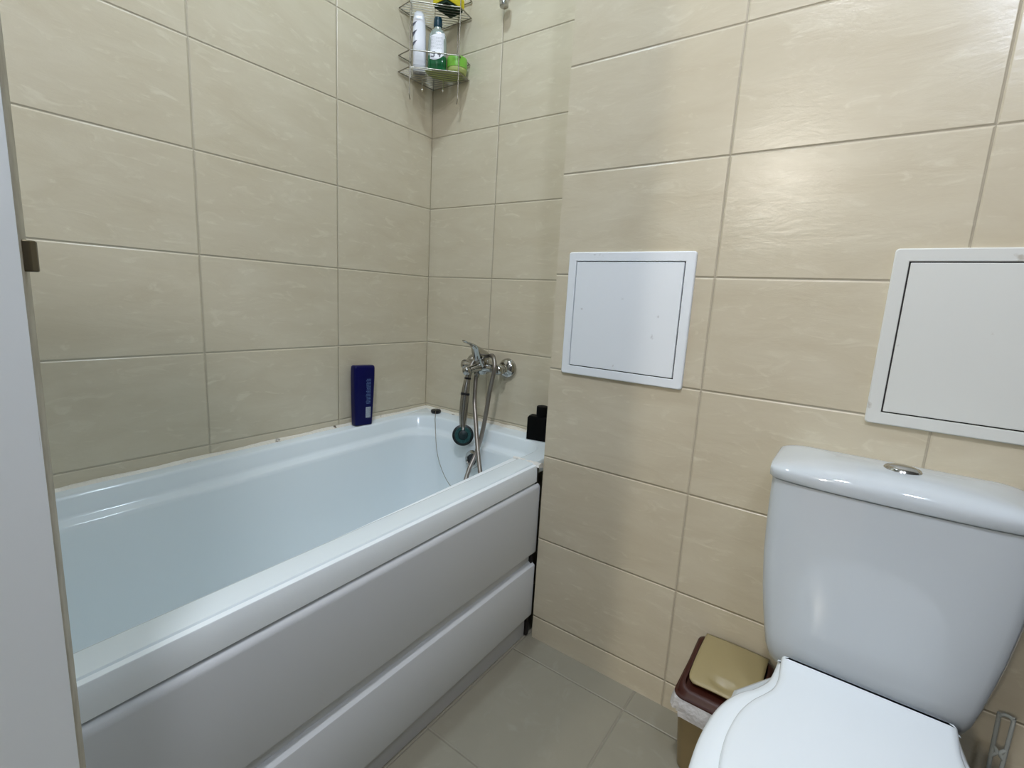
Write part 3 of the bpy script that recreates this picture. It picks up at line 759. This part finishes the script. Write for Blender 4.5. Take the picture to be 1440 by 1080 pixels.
# frame : brown ring sloping to the front, arched on top
def arch(y):   # height of the lid surface over depth
    t_ = (BY1 - y) / (BY1 - BY0)
    return .2500 + .006 * math.sin(min(1, t_ * 1.6) * PI / 2) - .032 * t_ ** 2.3
bm = bmesh.new()
def fl(g, fz, r=.022, n=6):
    return [(x, y, fz(y)) for x, y, _ in rrect(BX0 + g, BX1 - g, BY0 + g, BY1 - g, r, 0, n)]
low = lambda y: .205
loops = [fl(-.0005, low), fl(-.003, lambda y: .2065), fl(-.003, lambda y: .2140), fl(.001, lambda y: .2155), fl(.002, lambda y: max(.2160, arch(y) - .010)), fl(.004, lambda y: max(.2170, arch(y) - .003)), fl(.009, lambda y: max(.218, arch(y))),
         fl(.0135, lambda y: max(.217, arch(y) - .001), .018), fl(.016, lambda y: max(.208, arch(y) - .010), .016)]
loft(bm, loops, cap0=False, cap1=True); finish('bin_frame', bm, M['binframe'], wb_, smooth=50)
# flap
bm = bmesh.new(); nx, ny = 22, 22
gx0, gx1, gy0, gy1 = BX0 + .0165, BX1 - .0165, BY0 + .026, BY1 - .002
grid_ = []
for j in range(ny + 1):
    row = []
    for i in range(nx + 1):
        u = i / nx; v = j / ny
        x = gx0 + (gx1 - gx0) * u; y = gy1 + (gy0 - gy1) * v
        # rounded front corners
        if v > .86:
            k = (v - .86) / .14; x = gx0 + .012 * (1 - math.sqrt(max(0, 1 - k * k))) + (gx1 - gx0 - .024 * (1 - math.sqrt(max(0, 1 - k * k)))) * u
        z = arch(y) + .0035 + .002 * math.sin(u * PI)
        gx = (x - (gx0 + gx1) / 2) / .030; gy = (y - (gy0 + .024)) / .012
        d2 = gx * gx + gy * gy
        if d2 < 1: z -= .0095 * (1 - d2)
        row.append(bm.verts.new((x, y, z)))
    grid_.append(row)
for j in range(ny):
    for i in range(nx): bm.faces.new((grid_[j][i], grid_[j][i + 1], grid_[j + 1][i + 1], grid_[j + 1][i]))
fo = finish('bin_flap', bm, M['binlid'], wb_, smooth=60)
s_ = fo.modifiers.new('solid', 'SOLIDIFY'); s_.thickness = .0035; s_.offset = -1
# bag skirt
bm = bmesh.new(); rnd = random.Random(21)
base_ = rrect(BX0 - .0035, BX1 + .0035, BY0 - .0035, BY1 - .0005, .024, 0, 14)
loops = []
N_ = len(base_)
amp = [rnd.uniform(-1, 1) for _ in range(N_)]
for li, (z, o_) in enumerate(((.2115, 0), (.205, .002), (.196, .0035), (.186, .004), (.178, .003))):
    lp = []
    for i, (x, y, _) in enumerate(base_):
        nx_, ny_ = x - 1.262, y + .337; l_ = math.hypot(nx_, ny_); nx_ /= l_; ny_ /= l_
        wv = (math.sin(i * .9) * .5 + amp[i] * .5 + math.sin(i * .37 + 1) * .5) * .0030 * li / 2
        dz = (math.sin(i * .33 + 2) * .6 + amp[(i * 3) % N_] * .35) * .012 * (li / 4) ** 1.5
        oo = o_ + wv
        yy = y + ny_ * oo
        if yy > -.2400: yy = -.2400
        lp.append((x + nx_ * oo, yy, z + dz))
    loops.append(lp)
loft(bm, loops, False, False); finish('bin_bag', bm, M['bag'], wb_, smooth=80)['label'] = 'crumpled white bag edge hanging under the brown rim'

# ------------------------------------------------------------------ toilet brush
tb = empty('toilet_brush', (1.674, -.30, 0), 'toilet brush with clear smoky loop handle behind the toilet', 'brush')
bm = bmesh.new(); lathe(bm, [(.044, 0), (.046, .003), (.040, .02), (.042, .10), (.045, .12), (.042, .12), (.039, .10), (.037, .022), (0, .022)], 28, Matrix.Translation((1.678, -.300, 0))); finish('holder', bm, M['brush'], tb, smooth=40)
bm = bmesh.new()
cxb = lambda z: 1.6755 + (z - .37) * -.02
zt_, hw_ = .366, .0088
pts = []
for k in range(13):
    a = PI * k / 12; pts.append((cxb(zt_) + hw_ * math.cos(a), -.300, zt_ - hw_ + hw_ * math.sin(a)))
tube(bm, [(cxb(.24) + hw_ * .8, -.300, .235)] + pts + [(cxb(.24) - hw_ * .8, -.300, .235)], .0030, 10, 2)
tube(bm, [(cxb(.3) - hw_, -.300, .305), (cxb(.3) - .003, -.300, .297), (cxb(.3) - .003, -.300, .292), (cxb(.3) - hw_, -.300, .284)], .0032, 8, 3)
tube(bm, [(cxb(.3) + hw_, -.300, .305), (cxb(.3) + .003, -.300, .297), (cxb(.3) + .003, -.300, .292), (cxb(.3) + hw_, -.300, .284)], .0032, 8, 3)
tube(bm, [(cxb(.24), -.300, .238), (1.678, -.300, .10)], .0055, 12, 1)
tube(bm, [(cxb(.24) - hw_ * .8, -.300, .2365), (cxb(.24), -.300, .230), (cxb(.24) + hw_ * .8, -.300, .2365)], .0035, 10, 3)
finish('loop_handle', bm, M['brush'], tb, smooth=60)
bm = bmesh.new(); lathe(bm, [(0, .03), (.02, .032), (.030, .05), (.030, .085), (.02, .10), (.006, .105)], 24, Matrix.Translation((1.678, -.300, 0))); finish('bristles', bm, M['white'], tb, smooth=60)

# ------------------------------------------------------------------ lamps
for LX, LY, lab, lm in ((.52, -.60, 'recessed round ceiling downlight straight above the bathtub', 'lamp1'), (1.20, -1.50, 'recessed round ceiling downlight above the middle of the floor', 'lamp2')):
    cl = empty('ceiling_downlight', (LX, LY, CE), lab, 'lamp', 'bathroom ceiling downlights')
    bm = bmesh.new(); lathe(bm, [(.058, 0), (.078, 0), (.080, -.003), (.076, -.008), (.062, -.008), (.058, -.005)], 40, Matrix.Translation((LX, LY, CE - .0003))); finish('trim_ring', bm, M['chrome'], cl, smooth=50)
    bm = bmesh.new(); lathe(bm, [(.057, -.0055), (.057, -.0075), (0, -.008)], 40, Matrix.Translation((LX, LY, CE - .0003))); finish('lamp_diffuser', bm, M[lm], cl, smooth=50)
wl = empty('wall_lamp', (XR, -1.32, 2.03), 'white globe wall lamp on the plain right wall', 'lamp')
bm = bmesh.new(); lathe(bm, [(.050, 0), (.052, .004), (.045, .016), (.030, .020), (.028, .024), (0, .024)], 36, aim((XR - .0003, -1.32, 2.03), (-1, 0, 0))); finish('wall_plate', bm, M['chrome'], wl, smooth=40)
bm = bmesh.new(); lathe(bm, [(0, -.055), (.022, -.0505), (.040, -.038), (.052, -.018), (.055, 0), (.052, .018), (.040, .038), (.022, .0505), (0, .055)], 36, Matrix.Translation((XR - .078, -1.32, 2.03))); finish('lamp_globe', bm, M['globe'], wl, smooth=80)
HX, HYL, HZ = .726, -3.65, 2.09
hl = empty('pendant_lamp', (HX, HYL, CE), 'round glowing pendant lamp in the hallway behind the camera', 'lamp')
bm = bmesh.new(); lathe(bm, [(.045, 0), (.047, -.006), (.02, -.025), (.004, -.03), (.004, HZ - CE + .10), (.02, HZ - CE + .098), (.03, HZ - CE + .080), (0, HZ - CE + .079)], 32, Matrix.Translation((HX, HYL, CE - .0005))); finish('lamp_cord', bm, M['chrome'], hl, smooth=50)
bm = bmesh.new(); bmesh.ops.create_uvsphere(bm, u_segments=32, v_segments=18, radius=.085, matrix=Matrix.Translation((HX, HYL, HZ))); finish('lamp_globe', bm, M['lamph'], hl, smooth=80)

w = bpy.data.worlds.new('world'); SC.world = w; w.use_nodes = True
w.node_tree.nodes['Background'].inputs[0].default_value = (.7, .8, 1, 1); w.node_tree.nodes['Background'].inputs[1].default_value = .05

# ------------------------------------------------------------------ camera
F, YAW, PITCH, ROLL = 680.413, 2.1844, -.1731, .0561
cam = bpy.data.cameras.new('camera'); co = bpy.data.objects.new('camera', cam); COL.objects.link(co)
cam.sensor_fit = 'HORIZONTAL'; cam.sensor_width = 36; cam.lens = F / 1440 * 36; cam.clip_start = .01
ca, sa, cb, sb = math.cos(YAW), math.sin(YAW), math.cos(PITCH), math.sin(PITCH)
fwd = Vector((ca * cb, sa * cb, sb)); right = Vector((sa, -ca, 0)); up = right.cross(fwd)
r2 = right * math.cos(ROLL) + up * math.sin(ROLL); u2 = -right * math.sin(ROLL) + up * math.cos(ROLL)
mw = Matrix((( r2.x, u2.x, -fwd.x, 1.3849), (r2.y, u2.y, -fwd.y, -1.3674), (r2.z, u2.z, -fwd.z, 1.0012), (0, 0, 0, 1)))
co.matrix_world = mw
SC.camera = co

vs = SC.view_settings; vs.view_transform = 'Standard'; vs.look = 'None'; vs.gamma = 1; vs.exposure = 1.06; vs.use_curve_mapping = False
SC.display_settings.display_device = 'sRGB'
SC.cycles.use_denoising = True
SC.cycles.max_bounces = 10; SC.cycles.diffuse_bounces = 6; SC.cycles.glossy_bounces = 5
SC.cycles.sample_clamp_indirect = 4.0
SC.cycles.use_adaptive_sampling = True
